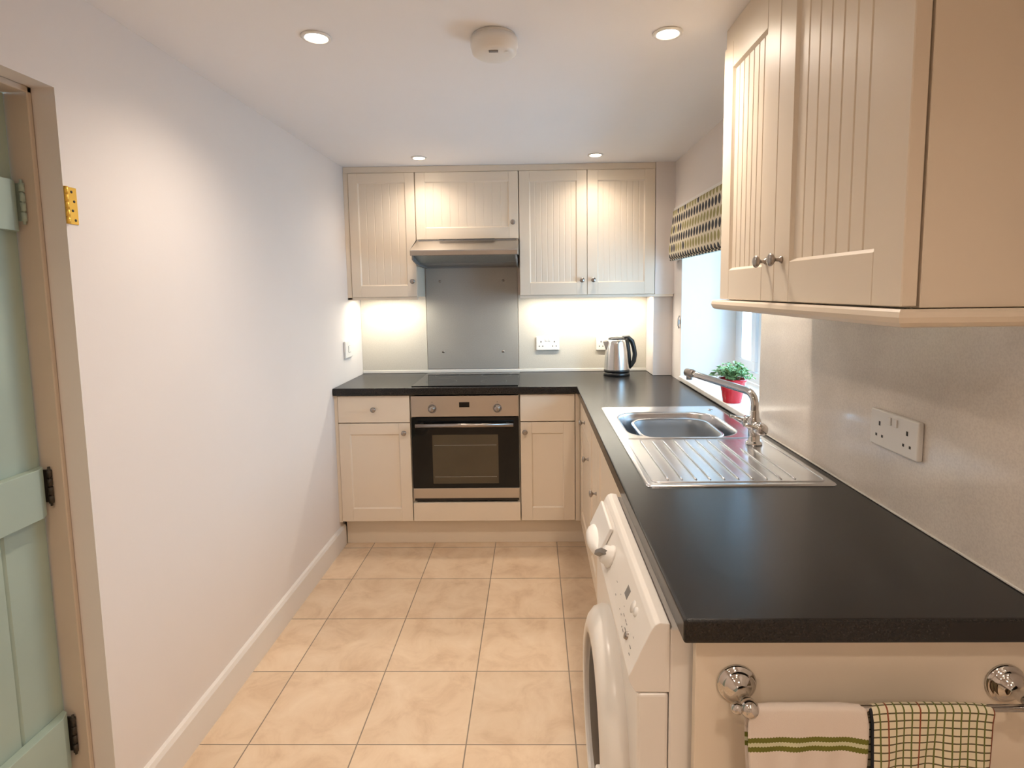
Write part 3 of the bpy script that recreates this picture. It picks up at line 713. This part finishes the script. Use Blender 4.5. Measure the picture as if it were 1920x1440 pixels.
for k in range(52):
    a = rnd.uniform(0, 2 * math.pi); rad = rnd.uniform(.02, .085); h = .098 + rnd.uniform(.012, .075) * (1.15 - rad / .12)
    p0 = Vector((rnd.uniform(-.02, .02), rnd.uniform(-.02, .02), .094)); p2 = Vector((rad * math.cos(a), rad * math.sin(a), h)); p1 = (p0 + p2) / 2 + Vector((0, 0, .012))
    st.tube([p0, p1, p2], .0010, 6)
    for j in range(6):
        ang = rnd.uniform(0, 2 * math.pi); q_ = p2 if j < 4 else p1
        leaf(T(*q_) @ RZ(math.degrees(ang)) @ RY(rnd.uniform(-40, 25)) @ RX(rnd.uniform(-25, 25)), rnd.uniform(.018, .030), rnd.uniform(.007, .011))
fo = b.build('foliage', 'leaf', pp); st.build('stems', 'leaf', pp)

# ---------------------------------------------------------------- roman blind
bl_ = thing('roman_blind', 'roman blind with leaf print in black and olive, folded above the window', 'blind', (.80, 2.6, 1.83))
b = MB(); y0, y1 = 1.80, 3.285
def yz(pts, a, c): b.prism(pts, 'Y', a - 2.6, c - 2.6)
P_ = [(.0265, .035), (.004, .035), (.000, .030), (-.006, -.04), (-.014, -.10), (-.020, -.16), (-.022, -.205), (-.019, -.228), (-.010, -.236), (.004, -.232), (.006, -.222), (.0265, -.20)]
yz(P_, y0, y1); b.build('folded_fabric', 'blind', bl_)
b = MB(); b.box(-.018, .003, y0 - 2.6, y1 - 2.6, -.246, -.2365, .003); b.build('lower_fold', 'blind', bl_)
MB().box(.004, .026, y0 - 2.6, y1 - 2.6, .0355, .05, .001).build('headrail', 'white', bl_)
o = thing('cord_cleat', 'small white blind cord cleat on the window jamb edge', 'cleat', (XR, 3.20, 1.24))
MB().tube([(-.006, 0, -.035), (-.012, 0, -.02), (-.012, 0, .02), (-.006, 0, .035)], .004, 12).box(-.010, 0, -.005, .005, -.012, .012, .001).build('hook', 'satin', o)

# ---------------------------------------------------------------- sockets
def socket(label, loc, rz, w, h, double=True, face='socket', group=None):
    """local: face towards -y, centre at loc on the wall"""
    t = thing('wall_socket' if face == 'socket' else 'wall_switch', label, 'socket' if face == 'socket' else 'switch', loc, rz, group)
    MB().box(-w / 2, w / 2, -.013, -.0005, -h / 2, h / 2, .0035, 3).build('face_plate', 'white', t)
    if face == 'socket':
        for sx in ((-1, 1) if double else (0,)):
            ox = sx * w * .29
            for a0, a1, c0, c1 in ((-.003, .003, .006, .016), (-.014, -.008, -.020, -.014), (.008, .014, -.020, -.014)):
                MB().box(ox + a0, ox + a1, -.0134, -.012, c0, c1).build('pin_hole', 'slot', t)
            MB().box(sx * .011 - .0055, sx * .011 + .0055, -.0165, -.0131, h / 2 - .027, h / 2 - .009, .001).build('rocker', 'white', t)
    else:
        MB().box(-.018, .018, -.0165, -.0131, -.018, .018, .002).build('rocker', 'white', t)
        MB().box(-.020, .020, -.0134, -.013, -.020, .020).build('rocker_surround', 'greyp', t)
    return t
socket('white double socket on the beige right splashback near the camera', (XR - .009, 1.262, 1.097), R(-90), .168, .085)
socket('white double socket on the far splashback right of the hob', (.090, YB - .008, 1.092), 0, .146, .086)
socket('white socket half hidden behind the kettle', (.470, YB - .008, 1.088), 0, .146, .086)
socket('white square switch on the left wall above the worktop', (XL, 3.305, 1.098), R(90), .135, .098, face='switch')

# ---------------------------------------------------------------- kettle
kt = thing('electric_kettle', 'brushed steel electric kettle with black base and handle', 'kettle', (.503, 3.42, .9105))
MB().lathe([(0, 0), (.078, 0), (.080, .004), (.079, .016), (.074, .020), (0, .020)], None, 40).build('power_base', 'black', kt, True)
MB().lathe([(0, .021), (.075, .021), (.077, .026), (.0765, .038), (0, .038)], None, 40).build('lower_band', 'black', kt, True)
M['kettle_steel'] = mat('kettle_steel', (.66, .64, .62), .22, metal=1, var=.02)
MB().lathe([(.0765, .038), (.0755, .05), (.072, .10), (.067, .15), (.060, .195), (.055, .214), (.050, .217), (0, .217)], None, 48).build('jug', 'kettle_steel', kt, True)
MB().lathe([(.051, .216), (.050, .224), (.040, .230), (0, .232)], None, 36).build('lid', 'black', kt, True)
MB().prism([(-.085, .205), (-.052, .213), (-.050, .170), (-.064, .150)], 'Y', -.016, .016, .004).build('spout', 'kettle_steel', kt)
MB().tube([(.035, 0, .222), (.070, 0, .224), (.092, 0, .205), (.104, 0, .165), (.110, 0, .125), (.104, 0, .085), (.088, 0, .060), (.072, 0, .048)], [.012, .013, .012, .011, .011, .011, .011, .013], 16, 1.25).build('handle', 'black', kt)
MB().tube([(.056, 0, .222), (.066, 0, .17), (.073, 0, .11), (.078, 0, .045)], [.016, .015, .014, .012], 14, 1.).build('handle_spine', 'black', kt)

# ---------------------------------------------------------------- ceiling: downlights and smoke alarm
def downlight(x, y, label, power, vis=True):
    t = thing('downlight', label, 'light', (x, y, ZC), 0, 'recessed ceiling downlights')
    MB().lathe([(.030, -.0005), (.041, -.0005), (.0425, -.003), (.040, -.006), (.033, -.0065), (.030, -.004)], None, 40, closed=True).build('trim_ring', 'white', t, True)
    MB().lathe([(0, -.0030), (.029, -.0024), (.0295, -.0005)], None, 32).build('bulb', 'bulb', t)
    lamp('downlight_lamp', 'SPOT', (x, y, ZC - .012), power, WARM, t, spot_size=R(150), spot_blend=1., shadow_soft_size=.05)
downlight(-.607, 1.68, 'recessed downlight, nearer one on the left of the ceiling', 19)
downlight(.392, 1.70, 'recessed downlight, nearer one on the right of the ceiling', 22)
downlight(-.610, 3.15, 'recessed downlight over the far worktop on the left', 9)
downlight(.345, 3.15, 'recessed downlight over the far worktop on the right', 9)
downlight(-.607, .30, 'added fill downlight, out of view above and left of the camera', 17)  # from here on: unseen lamps added as fill for the camera-facing fronts
downlight(.392, -.15, 'added fill downlight, out of view above and right of the camera', 17)
downlight(-.607, -1.1, 'added fill downlight, unseen at the back left behind the camera', 17)
downlight(.392, -1.1, 'added fill downlight, unseen at the back right behind the camera', 17)
sa = thing('smoke_alarm', 'round white smoke alarm on the ceiling between the downlights', 'smoke alarm', (-.103, 1.70, ZC))
MB().lathe([(0, -.0005), (.062, -.0005), (.063, -.006), (.060, -.008)], None, 48).build('base_plate', 'white', sa)
MB().lathe([(.058, -.008), (.067, -.010), (.068, -.030), (.066, -.034), (.063, -.048), (.050, -.056), (.025, -.059), (0, -.060)], None, 48).build('cover', 'white', sa, True)
MB().box(-.013, .013, -.046, -.034, -.0590, -.0575, .0003).build('sounder_slot', 'mark', sa)
MB().lathe([(0, -.0605), (.006, -.0603), (.008, -.0590)], T(.034, -.03, .003), 16).build('test_button', 'white', sa)
